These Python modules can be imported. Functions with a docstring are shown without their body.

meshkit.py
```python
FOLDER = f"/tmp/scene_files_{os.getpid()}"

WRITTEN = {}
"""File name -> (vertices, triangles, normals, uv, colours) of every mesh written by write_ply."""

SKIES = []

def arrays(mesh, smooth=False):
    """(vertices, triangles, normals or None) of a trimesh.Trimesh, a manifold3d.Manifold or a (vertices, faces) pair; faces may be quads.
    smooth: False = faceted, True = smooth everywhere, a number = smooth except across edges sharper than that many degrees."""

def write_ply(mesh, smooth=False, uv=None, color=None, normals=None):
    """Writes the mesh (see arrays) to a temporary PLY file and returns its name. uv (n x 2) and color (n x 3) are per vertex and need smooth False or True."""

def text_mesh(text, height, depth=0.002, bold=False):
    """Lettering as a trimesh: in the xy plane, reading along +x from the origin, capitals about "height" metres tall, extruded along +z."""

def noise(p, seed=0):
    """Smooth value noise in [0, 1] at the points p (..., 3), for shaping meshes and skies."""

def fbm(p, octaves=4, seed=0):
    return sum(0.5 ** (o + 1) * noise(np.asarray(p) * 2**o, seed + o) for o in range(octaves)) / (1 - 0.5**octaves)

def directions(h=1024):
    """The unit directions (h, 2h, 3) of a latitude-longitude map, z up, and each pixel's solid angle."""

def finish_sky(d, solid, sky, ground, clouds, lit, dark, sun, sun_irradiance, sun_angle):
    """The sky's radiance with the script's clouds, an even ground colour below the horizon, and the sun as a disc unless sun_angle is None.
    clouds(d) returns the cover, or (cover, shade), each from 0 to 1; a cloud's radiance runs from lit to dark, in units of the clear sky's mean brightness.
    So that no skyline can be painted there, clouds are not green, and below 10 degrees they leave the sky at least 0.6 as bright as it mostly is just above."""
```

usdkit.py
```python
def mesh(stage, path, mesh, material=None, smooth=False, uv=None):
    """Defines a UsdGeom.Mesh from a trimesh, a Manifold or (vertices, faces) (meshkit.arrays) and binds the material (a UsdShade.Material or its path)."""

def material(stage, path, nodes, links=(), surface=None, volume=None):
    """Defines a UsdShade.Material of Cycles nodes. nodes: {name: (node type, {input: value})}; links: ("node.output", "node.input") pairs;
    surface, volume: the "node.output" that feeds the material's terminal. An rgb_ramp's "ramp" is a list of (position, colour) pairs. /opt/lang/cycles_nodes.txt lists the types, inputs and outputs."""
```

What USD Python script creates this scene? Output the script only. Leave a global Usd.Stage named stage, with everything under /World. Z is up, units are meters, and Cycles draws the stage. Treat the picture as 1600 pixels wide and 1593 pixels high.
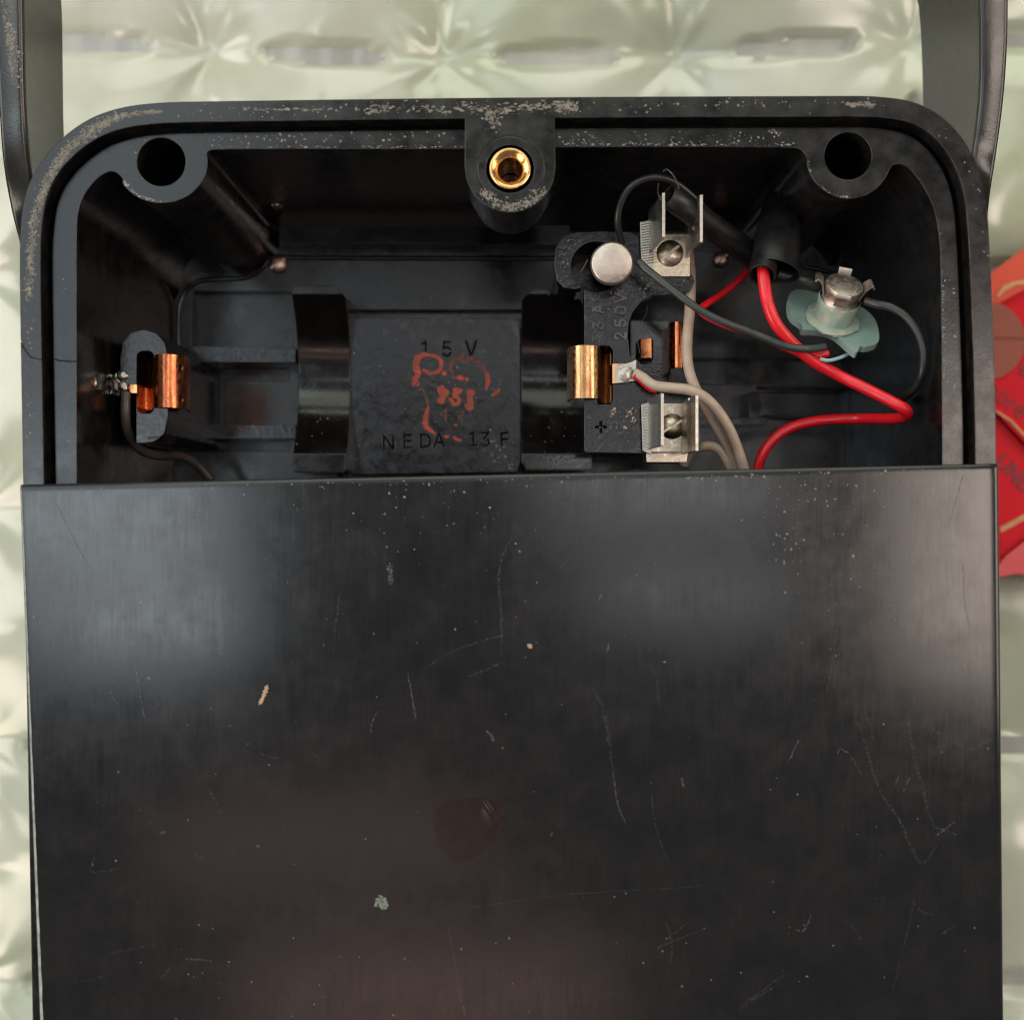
import math, random
import numpy as np, trimesh
import manifold3d as m3
from shapely.geometry import Polygon, LineString, Point, box as sbox
from shapely.ops import unary_union
from pxr import Usd, UsdGeom, UsdLux, UsdShade, Gf, Sdf
import usdkit, meshkit

random.seed(7); RNG = np.random.default_rng(7)
stage = Usd.Stage.CreateInMemory()
UsdGeom.SetStageUpAxis(stage, 'Z'); UsdGeom.SetStageMetersPerUnit(stage, 1.0)
UsdGeom.Xform.Define(stage, '/World'); UsdGeom.Scope.Define(stage, '/World/Looks')

# ------------------------------------------------------------------ camera, light, exposure
MM = 0.001
CAM_H, VIEW_W = 180.0, 140.0                 # mm above the rim of the case, width seen at the rim
cam = UsdGeom.Camera.Define(stage, '/World/camera')
cam.AddTranslateOp().Set(Gf.Vec3d(0, 0, CAM_H * MM))
cam.CreateHorizontalApertureAttr(36.0); cam.CreateVerticalApertureAttr(36.0 * 1019 / 1024)
cam.CreateFocalLengthAttr(36.0 * CAM_H / VIEW_W); cam.CreateClippingRangeAttr(Gf.Vec2f(0.01, 50))
cam.CreateFStopAttr(19.0); cam.CreateFocusDistanceAttr((CAM_H + 13) * MM); cam.CreateExposureAttr(0.0)

ROOM = 0.15
dome = UsdLux.DomeLight.Define(stage, '/World/room_light')
dome.CreateIntensityAttr(1.0)
dm = usdkit.material(stage, '/World/Looks/room', {'b': ('background_shader', {'color': (0.97, 0.98, 1.0), 'strength': ROOM})}, surface='b.background')
UsdShade.MaterialBindingAPI.Apply(dome.GetPrim()).Bind(dm)

def lamp(name, centre, size, radiance, color, target=(0, 0, -0.02)):
    l = UsdLux.RectLight.Define(stage, '/World/' + name)
    c, t = Gf.Vec3d(*centre), Gf.Vec3d(*target)
    up = Gf.Vec3d(0, 1, 0.01)
    M = Gf.Matrix4d(); M.SetLookAt(c, t, up)
    l.AddTransformOp().Set(M.GetInverse())
    l.CreateWidthAttr(size[0]); l.CreateHeightAttr(size[1])
    l.CreateIntensityAttr(radiance); l.CreateColorAttr(Gf.Vec3f(*color)); l.CreateNormalizeAttr(False)
    return l
lamp('window_light_upper', (-0.54, 0.26, 1.2), (0.54, 0.86), 2.1, (0.80, 0.92, 1.0))
lamp('window_pane_light', (-0.42, 0.0, 1.16), (0.24, 0.10), 4.6, (0.88, 0.95, 1.0))
lamp('window_pane_light_001', (-0.37, -0.115, 1.16), (0.18, 0.07), 4.6, (0.88, 0.94, 1.0))
lamp('window_light_side', (-2.2, 0.5, 1.1), (1.6, 1.5), 4.2, (1.0, 0.97, 0.93))
lamp('window_light_garden', (0.25, 2.2, 1.3), (2.2, 1.3), 3.0, (0.95, 1.0, 0.84))
lamp('added_back_fill', (0.0, 0.70, 1.2), (1.0, 0.44), 1.7, (0.95, 1.0, 0.82))  # added overhead panel, lifts the rim top and the plate
lamp('added_low_fill', (-1.5, -1.0, 0.7), (1.0, 0.8), 6.5, (1.0, 0.86, 0.74))  # added to warm the sheet on the left, no such window known
lamp('ceiling_strip_light', (0.16, 0.03, 1.25), (0.25, 0.04), 6.8, (1.0, 0.97, 0.97), (-0.02, -0.02, -0.02))
lamp('ceiling_strip_light_001', (0.19, -0.09, 1.25), (0.22, 0.03), 6.0, (0.92, 0.95, 1.0))
lamp('ceiling_strip_light_002', (0.03, 0.20, 1.25), (0.46, 0.06), 3.0, (0.97, 0.98, 1.0))  # added strip, widened so the battery plate catches its sheen
lamp('warm_lamp', (0.56, 0.0, 1.15), (0.32, 0.34), 8.0, (1.0, 0.84, 0.74))
lamp('added_side_fill', (1.5, 0.1, 0.75), (0.7, 0.7), 6.0, (1.0, 0.84, 0.72))  # added low panel to brighten the right edge of the cover
lamp('added_warm_fill', (-0.20, -0.345, 1.2), (0.34, 0.07), 1.2, (1.0, 0.62, 0.52))  # added panels in place of the warm figure mirrored in the cover
lamp('added_warm_fill_001', (-0.09, -0.51, 1.2), (0.38, 0.09), 1.9, (1.0, 0.60, 0.50))

# ------------------------------------------------------------------ helpers
K0 = VIEW_W / 1600.0
def kz(z): return K0 * (CAM_H - np.asarray(z, float)) / CAM_H
def P(px, py, z):
    k = kz(z)
    return np.stack(np.broadcast_arrays((np.asarray(px, float) - 800) * k, -(np.asarray(py, float) - 796.5) * k, np.asarray(z, float)), -1)
def PP(pts, z):                                # outline (photo units) at height z -> polygon in mm
    return Polygon([tuple(P(x, y, z)[:2]) for x, y in pts]).buffer(0)
def spline(pts, n=12, closed=False):
    p = np.asarray(pts, float); out = []
    N = len(p); rng = range(N if closed else N - 1)
    for i in rng:
        if closed: a, b, c, d = p[(i-1) % N], p[i], p[(i+1) % N], p[(i+2) % N]
        else:
            b, c = p[i], p[i+1]; a = p[i-1] if i else 2*b - c; d = p[i+2] if i + 2 < N else 2*c - b
        for t in np.linspace(0, 1, n, endpoint=False):
            out.append(0.5*((2*b) + (c-a)*t + (2*a-5*b+4*c-d)*t*t + (3*b-a-3*c+d)*t**3))
    if not closed: out.append(p[-1])
    return np.array(out)
def circ(px, py, r, z, n=48):
    c = P(px, py, z); return Point(c[0], c[1]).buffer(r * float(kz(z)), quad_segs=n // 4)
def ext(poly, z0, z1, scale=1.0):
    polys = getattr(poly, 'geoms', [poly]); out = m3.Manifold()
    for g in polys:
        if g.is_empty or g.area < 1e-6: continue
        rings = [np.array(g.exterior.coords)[:-1]] + [np.array(i.coords)[:-1] for i in g.interiors]
        cs = m3.CrossSection([r.tolist() for r in rings], m3.FillRule.EvenOdd)
        out = out + m3.Manifold.extrude(cs, z1 - z0, 0, 0, (scale, scale)).translate((0, 0, z0))
    return out
def man(t):
    return m3.Manifold(m3.Mesh(np.asarray(t.vertices, np.float32), np.asarray(t.faces, np.uint32)))
def tri(m):
    if isinstance(m, m3.Manifold):
        q = m.to_mesh(); return trimesh.Trimesh(q.vert_properties[:, :3], q.tri_verts, process=False)
    return m
def tube(path, r, sides=14, cap=True, flat=None, inner=None):
    p = np.asarray(path, float); n = len(p)
    r = np.broadcast_to(np.asarray(r, float), (n,))
    t = np.gradient(p, axis=0); t /= np.linalg.norm(t, axis=1, keepdims=True) + 1e-12
    u = np.cross(t[0], [0, 0, 1.0]);
    if np.linalg.norm(u) < 1e-3: u = np.array([1.0, 0, 0])
    u /= np.linalg.norm(u); U = []
    for i in range(n):
        u = u - t[i] * np.dot(u, t[i]); u /= np.linalg.norm(u); U.append(u.copy())
    U = np.array(U); W = np.cross(t, U)
    fl = np.broadcast_to(np.asarray(1.0 if flat is None else flat, float), (n,))
    a = np.linspace(0, 2*np.pi, sides, endpoint=False)
    v = (p[:, None] + r[:, None, None]*(np.cos(a)[None, :, None]*U[:, None] + np.sin(a)[None, :, None]*fl[:, None, None]*W[:, None])).reshape(-1, 3)
    f = []
    for i in range(n-1):
        for j in range(sides):
            A, B = i*sides + j, i*sides + (j+1) % sides
            f += [(A, B, B+sides), (A, B+sides, A+sides)]
    v = list(v)
    if cap:
        v.append(p[0]); c0 = len(v)-1; v.append(p[-1]); c1 = len(v)-1
        for j in range(sides):
            f.append((c0, (j+1) % sides, j)); f.append((c1, (n-1)*sides + j, (n-1)*sides + (j+1) % sides))
    return trimesh.Trimesh(np.array(v), np.array(f), process=False)
def hollow(path, r, wall, sides=28, flat=None):
    a, b = tube(path, r, sides, False, flat), tube(path, np.asarray(r) - wall, sides, False, flat)
    b.invert(); n = len(a.vertices); v = np.vstack([a.vertices, b.vertices]); f = [*a.faces, *(b.faces + n)]
    m = n - sides
    for j in range(sides):
        q = (j+1) % sides
        f += [(j, n+j, n+q), (j, n+q, q), (m+j, m+q, n+m+q), (m+j, n+m+q, n+m+j)]
    return trimesh.Trimesh(v, np.array(f), process=False)
def lathe(prof, sides=40):
    a = np.linspace(0, 2*np.pi, sides, endpoint=False); prof = np.asarray(prof, float); n = len(prof)
    v = np.stack([prof[:, 0, None]*np.cos(a), prof[:, 0, None]*np.sin(a), np.broadcast_to(prof[:, 1, None], (n, sides))], -1).reshape(-1, 3)
    f = []
    for i in range(n-1):
        for j in range(sides):
            A, B = i*sides+j, i*sides+(j+1) % sides
            f += [(A, B, B+sides), (A, B+sides, A+sides)]
    return trimesh.Trimesh(v, np.array(f), process=False)
def strip(profile, y0, y1, t):
    """bent sheet metal: profile of (px x, z) points, extruded between two photo heights, t thick"""
    pr = np.array([(float(P(x, 0, z)[0]), z) for x, z in profile])
    if len(pr) > 4: pr = spline(pr, 6)
    pg = LineString(pr).buffer(t/2, cap_style=2, join_style=1, quad_segs=4)
    zm = float(np.mean([z for _, z in profile]))
    ya, yb = float(P(0, y1, zm)[1]), float(P(0, y0, zm)[1])
    m = ext(pg, 0, yb - ya)
    return m.transform(np.array([[1, 0, 0, 0], [0, 0, -1, yb], [0, 1, 0, 0]], float))   # (x,y,z)->(x, yb - z, y)

names = {}
def numbered(base, parent):
    k = (parent, base); i = names.get(k, 0); names[k] = i + 1
    return base if i == 0 else f'{base}_{i:03d}'
def tag(o, label=None, cat=None, group=None, kind=None):
    o = o.GetPrim() if hasattr(o, 'GetPrim') else o
    for k, v in (('label', label), ('category', cat), ('group', group), ('kind', kind)):
        if v: o.SetCustomDataByKey(k, v)
    return o
def thing(name, label, cat, loc=(0, 0, 0)):
    x = UsdGeom.Xform.Define(stage, '/World/' + numbered(name, '/World'))
    x.AddTranslateOp().Set(Gf.Vec3d(*[c*MM for c in loc]))
    tag(x, label, cat); x.GetPrim().SetCustomDataByKey('_', 0); x.GetPrim().ClearCustomDataByKey('_')
    base[str(x.GetPath())] = np.array(loc, float)
    return x.GetPrim()
base = {}
def obj(name, mesh, mat, parent=None, smooth=35, label=None, kind=None):
    mesh = tri(mesh)
    pp = str(parent.GetPath()) if parent is not None else '/World'
    root = '/'.join(pp.split('/')[:3])
    v = (np.asarray(mesh.vertices, float) - base.get(root, np.zeros(3))) * MM
    m = usdkit.mesh(stage, pp + '/' + numbered(name, pp), trimesh.Trimesh(v, mesh.faces, process=False), M[mat], smooth=smooth)
    if label or kind: tag(m, label, kind=kind)
    return m.GetPrim()
cat_ = trimesh.util.concatenate

# ------------------------------------------------------------------ materials
M = {}
def plastic(name, c0, c1, rough, rvar=0.1, nscale=300, bump=0.15, bscale=2500, bevel=0.00025, spec=0.5, streak=None, coat=0, alpha=None, edge=None):
    n = {'g': ('geometry', {}), 'n': ('noise_texture', {'scale': nscale, 'detail': 6.0, 'roughness': 0.6}),
         'n2': ('noise_texture', {'scale': bscale, 'detail': 3.0}),
         'c': ('mix_color', {'a': c0, 'b': c1}), 'rr': ('map_range', {'from_min': 0.3, 'from_max': 0.7, 'to_min': rough - rvar, 'to_max': rough + rvar, 'clamp': True}),
         'bv': ('bevel', {'samples': 3, 'radius': bevel}),
         'bu': ('bump', {'strength': bump, 'distance': 0.0001}),
         'cr': ('map_range', {'from_min': 0.35, 'from_max': 0.7, 'clamp': True}),
         'p': ('principled_bsdf', {'specular_ior_level': spec, 'coat_weight': coat, 'coat_roughness': 0.15})}
    l = [('g.position', 'n.vector'), ('g.position', 'n2.vector'), ('n.fac', 'cr.value'), ('cr.result', 'c.fac'), ('c.result', 'p.base_color'),
         ('n.fac', 'rr.value'), ('rr.result', 'p.roughness'), ('bv.bevel', 'bu.normal'), ('n2.fac', 'bu.height'), ('bu.normal', 'p.normal')]
    if streak:
        n['mp'] = ('mapping', {'scale': streak}); n['ns'] = ('noise_texture', {'scale': 1.0, 'detail': 5.0, 'roughness': 0.6})
        n['ra'] = ('math', {'math_type': 'multiply_add', 'value2': 0.10, 'value3': -0.05}); n['rs'] = ('math', {'math_type': 'add'})
        l = [x for x in l if x[1] != 'p.roughness'] + [('g.position', 'mp.vector'), ('mp.vector', 'ns.vector'), ('ns.fac', 'ra.value1'), ('ra.value', 'rs.value1'), ('rr.result', 'rs.value2'), ('rs.value', 'p.roughness')]
    if edge:                                   # paler edges where the moulding turns: wear plus edge highlights put into the colour
        n['ed'] = ('vector_math', {'math_type': 'dot_product'}); n['em'] = ('map_range', {'from_min': 0.985, 'from_max': 0.86, 'to_min': 0.0, 'to_max': 1.0, 'clamp': True})
        n['en'] = ('noise_texture', {'scale': 420.0, 'detail': 5.0, 'roughness': 0.7}); n['ec'] = ('map_range', {'from_min': 0.42, 'from_max': 0.66, 'to_min': 0.0, 'to_max': 1.0, 'clamp': True})
        n['ee'] = ('math', {'math_type': 'multiply'}); n['e2'] = ('mix_color', {'b': edge})
        l = [x for x in l if x[1] != 'p.base_color'] + [('bv.bevel', 'ed.vector1'), ('g.true_normal', 'ed.vector2'), ('ed.value', 'em.value'), ('g.position', 'en.vector'), ('en.fac', 'ec.value'),
             ('em.result', 'ee.value1'), ('ec.result', 'ee.value2'), ('ee.value', 'e2.fac'), ('c.result', 'e2.a'), ('e2.result', 'p.base_color')]
    if alpha:
        n['na'] = ('noise_texture', {'scale': 2600.0, 'detail': 3.0}); n['al'] = ('map_range', {'from_min': 0.36, 'from_max': 0.66, 'to_min': alpha[0], 'to_max': alpha[1], 'clamp': True})
        l += [('g.position', 'na.vector'), ('na.fac', 'al.value'), ('al.result', 'p.alpha')]
    M[name] = usdkit.material(stage, '/World/Looks/' + name, n, l, surface='p.BSDF')
def metal(name, c0, c1, rough, nscale=400, bump=0.1, bscale=1500, rvar=0.1, stretch=(1, 1, 1)):
    M[name] = usdkit.material(stage, '/World/Looks/' + name, {
        'g': ('geometry', {}), 'mp': ('mapping', {'scale': stretch}), 'n': ('noise_texture', {'scale': nscale, 'detail': 5.0, 'roughness': 0.6}),
        'n2': ('noise_texture', {'scale': bscale, 'detail': 3.0}), 'cr': ('map_range', {'from_min': 0.38, 'from_max': 0.64, 'clamp': True}),
        'c': ('mix_color', {'a': c0, 'b': c1}), 'rr': ('map_range', {'from_min': 0.3, 'from_max': 0.7, 'to_min': rough - rvar, 'to_max': rough + rvar}),
        'bv': ('bevel', {'samples': 3, 'radius': 0.00012}), 'bu': ('bump', {'strength': bump, 'distance': 0.0001}),
        'p': ('principled_bsdf', {'metallic': 1.0})},
        [('g.position', 'mp.vector'), ('mp.vector', 'n.vector'), ('g.position', 'n2.vector'), ('n.fac', 'cr.value'), ('cr.result', 'c.fac'), ('c.result', 'p.base_color'),
         ('n2.fac', 'rr.value'), ('rr.result', 'p.roughness'), ('bv.bevel', 'bu.normal'), ('n2.fac', 'bu.height'), ('bu.normal', 'p.normal')], surface='p.BSDF')

plastic('bakelite', (0.004, 0.004, 0.0045), (0.013, 0.0115, 0.011), 0.215, 0.075, bump=0.06, edge=(0.13, 0.125, 0.11))
plastic('bakelite_inside', (0.003, 0.003, 0.0033), (0.0065, 0.006, 0.006), 0.125, 0.05, bump=0.10, bevel=0.00035, edge=(0.07, 0.07, 0.072))
plastic('bakelite_plate', (0.005, 0.005, 0.006), (0.010, 0.0095, 0.012), 0.20, 0.08, nscale=500, bump=0.28, bscale=1300, bevel=0.00025, edge=(0.20, 0.20, 0.205))
plastic('black_gloss', (0.03, 0.03, 0.033), (0.06, 0.06, 0.065), 0.16, 0.05, bump=0.1, bevel=0.0003, edge=(0.34, 0.34, 0.35))  # raised letters: glints put into the paler base and edge colour
plastic('bakelite_cover', (0.0075, 0.0078, 0.0085), (0.0118, 0.0108, 0.0108), 0.165, 0.03, nscale=220, bump=0.018, bscale=3500, bevel=0.0003, streak=(2600, 160, 160), edge=(0.12, 0.12, 0.105))
plastic('bakelite_floor', (0.003, 0.003, 0.0033), (0.0065, 0.006, 0.006), 0.23, 0.08, nscale=200, bump=0.08, bevel=0.00035, edge=(0.07, 0.07, 0.072))
plastic('brown_gloss', (0.006, 0.0048, 0.0045), (0.010, 0.0078, 0.007), 0.13, 0.05, bump=0.08, bevel=0.0004, edge=(0.09, 0.085, 0.08))
plastic('handle_rubber', (0.010, 0.010, 0.0095), (0.022, 0.021, 0.016), 0.20, 0.07, nscale=160, bump=0.12)
plastic('recess_shade', (0.002, 0.002, 0.002), (0.003, 0.003, 0.003), 0.6, spec=0.08)  # dark fill for the cut letters, their shade put into the colour
plastic('red_wire', (0.78, 0.012, 0.022), (0.55, 0.012, 0.02), 0.28, 0.10, nscale=500, bump=0.12)
plastic('grey_wire', (0.022, 0.027, 0.027), (0.05, 0.055, 0.05), 0.26, 0.05, bump=0.05)
plastic('black_wire', (0.010, 0.011, 0.011), (0.02, 0.02, 0.02), 0.32, 0.05, bump=0.05)
plastic('brown_wire', (0.035, 0.028, 0.025), (0.06, 0.045, 0.04), 0.4, 0.05, bump=0.1)
plastic('beige_wire', (0.46, 0.35, 0.27), (0.36, 0.275, 0.21), 0.42, 0.05, nscale=420, bump=0.15)
plastic('sleeve', (0.006, 0.006, 0.0065), (0.014, 0.014, 0.015), 0.42, 0.08, bump=0.2)
plastic('teal_vinyl', (0.17, 0.26, 0.235), (0.24, 0.33, 0.295), 0.42, 0.08, nscale=220, bump=0.15)
plastic('teal_edge', (0.24, 0.42, 0.44), (0.3, 0.48, 0.5), 0.4)
plastic('red_paint', (0.66, 0.085, 0.032), (0.36, 0.06, 0.03), 0.45, 0.1, nscale=350, bump=0.3, bscale=2000, alpha=(0.45, 1.0))
plastic('faded_paint', (0.26, 0.06, 0.03), (0.10, 0.05, 0.03), 0.45, 0.1, nscale=900, bump=0.3, bscale=2000, alpha=(0.15, 0.9))
plastic('dust', (0.23, 0.205, 0.165), (0.065, 0.06, 0.052), 0.8, 0.1, nscale=900)
plastic('grit', (0.24, 0.24, 0.22), (0.045, 0.045, 0.044), 0.25, 0.1, nscale=900)
plastic('scuff', (0.11, 0.115, 0.115), (0.04, 0.04, 0.04), 0.4, 0.1, nscale=1400, alpha=(0.0, 0.9))
plastic('scuff_faint', (0.06, 0.063, 0.065), (0.025, 0.025, 0.025), 0.4, 0.1, nscale=1400, alpha=(-0.1, 0.55))
plastic('edge_glint', (0.34, 0.40, 0.37), (0.16, 0.19, 0.17), 0.5, 0.1, nscale=900)
plastic('reflection_brown', (0.010, 0.006, 0.005), (0.016, 0.010, 0.008), 0.17, 0.04, spec=0.42, bump=0.03)
plastic('tan_chip', (0.40, 0.27, 0.15), (0.3, 0.2, 0.12), 0.5, 0.1)
plastic('pale_green_dirt', (0.20, 0.25, 0.20), (0.08, 0.1, 0.08), 0.6, 0.1, nscale=1200)
plastic('verdigris', (0.46, 0.41, 0.33), (0.20, 0.36, 0.29), 0.38, 0.15, nscale=650, bump=0.8, bscale=900)
plastic('red_card', (0.58, 0.008, 0.018), (0.62, 0.012, 0.022), 0.5, 0.05, nscale=60, bump=0.1, spec=0.12)
plastic('orange_card', (0.62, 0.065, 0.035), (0.64, 0.085, 0.045), 0.5, 0.05, nscale=60, bump=0.1, spec=0.25)
plastic('pink_card', (0.58, 0.03, 0.04), (0.60, 0.04, 0.05), 0.4, 0.05, nscale=60, bump=0.1)
plastic('brown_paper', (0.24, 0.05, 0.025), (0.30, 0.07, 0.04), 0.6, 0.05, nscale=60)
plastic('torn_paper', (0.62, 0.33, 0.16), (0.55, 0.22, 0.10), 0.8, 0.05, nscale=600)
plastic('print_ink', (0.10, 0.012, 0.02), (0.13, 0.016, 0.025), 0.5, 0.05)
plastic('quilt_plastic', (0.40, 0.43, 0.30), (0.57, 0.56, 0.50), 0.24, 0.05, nscale=15, bump=0.0, bscale=400, bevel=0.0, coat=0.6)
plastic('slot_plastic', (0.30, 0.29, 0.27), (0.42, 0.41, 0.37), 0.12, 0.04, nscale=60, bump=0.05, bscale=400, bevel=0.0)
plastic('table_top', (0.35, 0.33, 0.28), (0.4, 0.38, 0.33), 0.6, 0.1, nscale=20)
metal('brass', (0.90, 0.55, 0.22), (0.75, 0.42, 0.16), 0.22, nscale=700)
metal('copper', (0.72, 0.26, 0.10), (0.36, 0.10, 0.05), 0.30, nscale=350, stretch=(3, .4, 1))
metal('bronze', (0.62, 0.38, 0.19), (0.36, 0.18, 0.08), 0.30, nscale=350, stretch=(3, .4, 1))
metal('steel', (0.50, 0.475, 0.43), (0.40, 0.375, 0.335), 0.36, nscale=150, bump=0.03)
metal('tan_steel', (0.66, 0.55, 0.42), (0.50, 0.42, 0.34), 0.33, nscale=300, bump=0.3)
metal('nickel', (0.62, 0.53, 0.46), (0.5, 0.44, 0.38), 0.46, nscale=500, bump=0.25)
metal('solder', (0.50, 0.47, 0.43), (0.25, 0.22, 0.2), 0.36, nscale=700, bump=0.5)
metal('rusty_screw', (0.60, 0.45, 0.38), (0.30, 0.2, 0.16), 0.45, nscale=900, bump=0.5)

# ------------------------------------------------------------------ setting: table and quilted plastic sheet
tab = ext(sbox(-260, -300, 260, 260), -112, -92)
obj('table_top', tab, 'table_top', kind='structure', smooth=False)

SZ = -84.0
def quilt():
    x = np.arange(-230, 230.1, 0.9); y = np.arange(-260, 230.1, 0.9)
    X, Y = np.meshgrid(x, y); Z = np.full(X.shape, SZ); S = np.zeros(X.shape, bool)
    k = float(kz(SZ)); step = 370 * k
    n0 = P(320, 70, SZ); u = (X - n0[0]) / step; v = (Y - n0[1]) / step
    v = v + 0.04 * np.sin(u * 1.3)
    fu, fv = u - np.round(u), v - np.round(v)
    wob = meshkit.fbm(np.stack([X/38, Y/38, X*0], -1), 3, 5) - 0.5
    Z += 5.0 * np.abs(np.sin(np.pi*u))**.9 * np.abs(np.sin(np.pi*v))**.9 - 2.5 + 6.0*wob
    r = np.hypot(fu, fv) * step; th = np.arctan2(fv, fu)
    iu, iv = np.round(u).astype(int), np.round(v).astype(int)
    ph = np.sin(iu*12.9 + iv*7.3) * 3
    puck = np.cos(5*th + ph) + 0.8*np.cos(8*th + 2.1*ph) + 0.12*np.cos(14*th - ph)
    Z += 0.38 * puck * np.exp(-r/17.0) * np.clip(r/7.0, 0, 1) - 2.4*np.exp(-(r/6.0)**2)
    # flat welded slots between neighbouring nodes
    for ax, cu, cv in ((0, u - np.floor(u) - 0.5, fv), (1, v - np.floor(v) - 0.5, fu)):
        q = (np.abs(cu)/0.27)**4 + (np.abs(cv)/0.046)**2.4
        w = np.clip((1.35 - q)/0.5, 0, 1); w = w*w*(3-2*w)
        Z = Z*(1-w) + (SZ - 2.9 + 0.05*np.sin(cu*45))*w
        S |= q < 1.0
    n, m = X.shape
    V = np.stack([X, Y, Z], -1).reshape(-1, 3)
    i = np.arange(n*m).reshape(n, m); a, b, c, d = i[:-1, :-1].ravel(), i[:-1, 1:].ravel(), i[1:, 1:].ravel(), i[1:, :-1].ravel()
    F = np.vstack([np.stack([a, b, c], 1), np.stack([a, c, d], 1)])
    sl = S.ravel()[F].all(1)
    return V, F[~sl], F[sl]
V, Fa, Fb = quilt()
sheet = thing('quilted_plastic_sheet', 'pale glossy quilted plastic sheet with puckered welds, lying under the meter', 'plastic sheet')
obj('pillow_film', trimesh.Trimesh(V, Fa, process=False), 'quilt_plastic', sheet, smooth=True)
ub, inv = np.unique(Fb.ravel(), return_inverse=True)
obj('weld_slot', trimesh.Trimesh(V[ub] , inv.reshape(-1, 3), process=False), 'slot_plastic', sheet, smooth=True, kind='stuff')

# ------------------------------------------------------------------ the meter case
OUT = [(33, 345), (40, 300), (60, 256), (95, 216), (140, 184), (190, 167), (250, 160), (320, 158.5), (800, 152), (1300, 150), (1370, 150), (1430, 158), (1475, 183), (1511, 224),
       (1535, 278), (1545, 345), (1553, 550), (1557, 720), (1558, 1200), (1535, 2100), (1480, 2180), (1400, 2200), (200, 2200), (110, 2180), (60, 2100), (44, 1200), (36, 740), (30, 400)]
def chaikin(p, n=3):
    p = np.asarray(p, float)
    for _ in range(n):
        q = np.roll(p, -1, axis=0); p = np.stack([.75*p + .25*q, .25*p + .75*q], 1).reshape(-1, 2)
    return [tuple(a) for a in p]
O = PP(chaikin(OUT), 0.0)
O = O.buffer(-6).buffer(6, quad_segs=24).buffer(0)
px = float(K0)
lip_in = O.buffer(-32*px, quad_segs=24)
gro_in = O.buffer(-41*px, quad_segs=24)
CAV = [(119, 1900), (119, 420), (119, 345), (124, 318), (136, 295), (155, 274), (172, 266), (184, 270), (193, 282)]
cl = np.array([252, 252.0])
for a in np.linspace(150, -12, 22): CAV.append((cl[0] + 72*math.cos(math.radians(a)), cl[1] + 65*math.sin(math.radians(a)) if a > 0 else cl[1] + 65*math.sin(math.radians(a))))
CAV += [(324, 236), (334, 232), (728, 233), (868, 229), (1240, 229), (1254, 234), (1262, 246)]
cr = np.array([1327, 243.0])
for a in np.linspace(172, 18, 22): CAV.append((cr[0] + 67*math.cos(math.radians(a)), cr[1] + 67*math.sin(math.radians(a))))
CAV += [(1396, 257), (1408, 255), (1422, 262), (1445, 292), (1462, 330), (1470, 380), (1471, 440), (1473, 600), (1475, 1900)]
I = PP(chaikin(CAV, 2), -2.5); I = I.buffer(0.35).buffer(-0.7).buffer(0.35)
FLOOR = -48.0
cav = ext(I, 0, 46.5, 0.955)                         # narrows downwards (draft), built upside down
cav = cav.mirror((0, 0, 1)).translate((0, 0, -1.5))
case = ext(O, -82, 0.0)
boss_pts = [(727, 140), (866, 140), (868, 262)] + [(797 + 70*math.cos(math.radians(a)), 264 + 68*math.sin(math.radians(a))) for a in np.linspace(0, 180, 30)] + [(726, 262)]
boss = PP(boss_pts, 0.0)
case -= ext(lip_in.difference(boss), -2.5, 2)
case -= ext(lip_in.difference(gro_in).difference(boss.buffer(0.05)), -6.5, 2)
case -= (cav - ext(boss, -9.5, 1))
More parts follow.
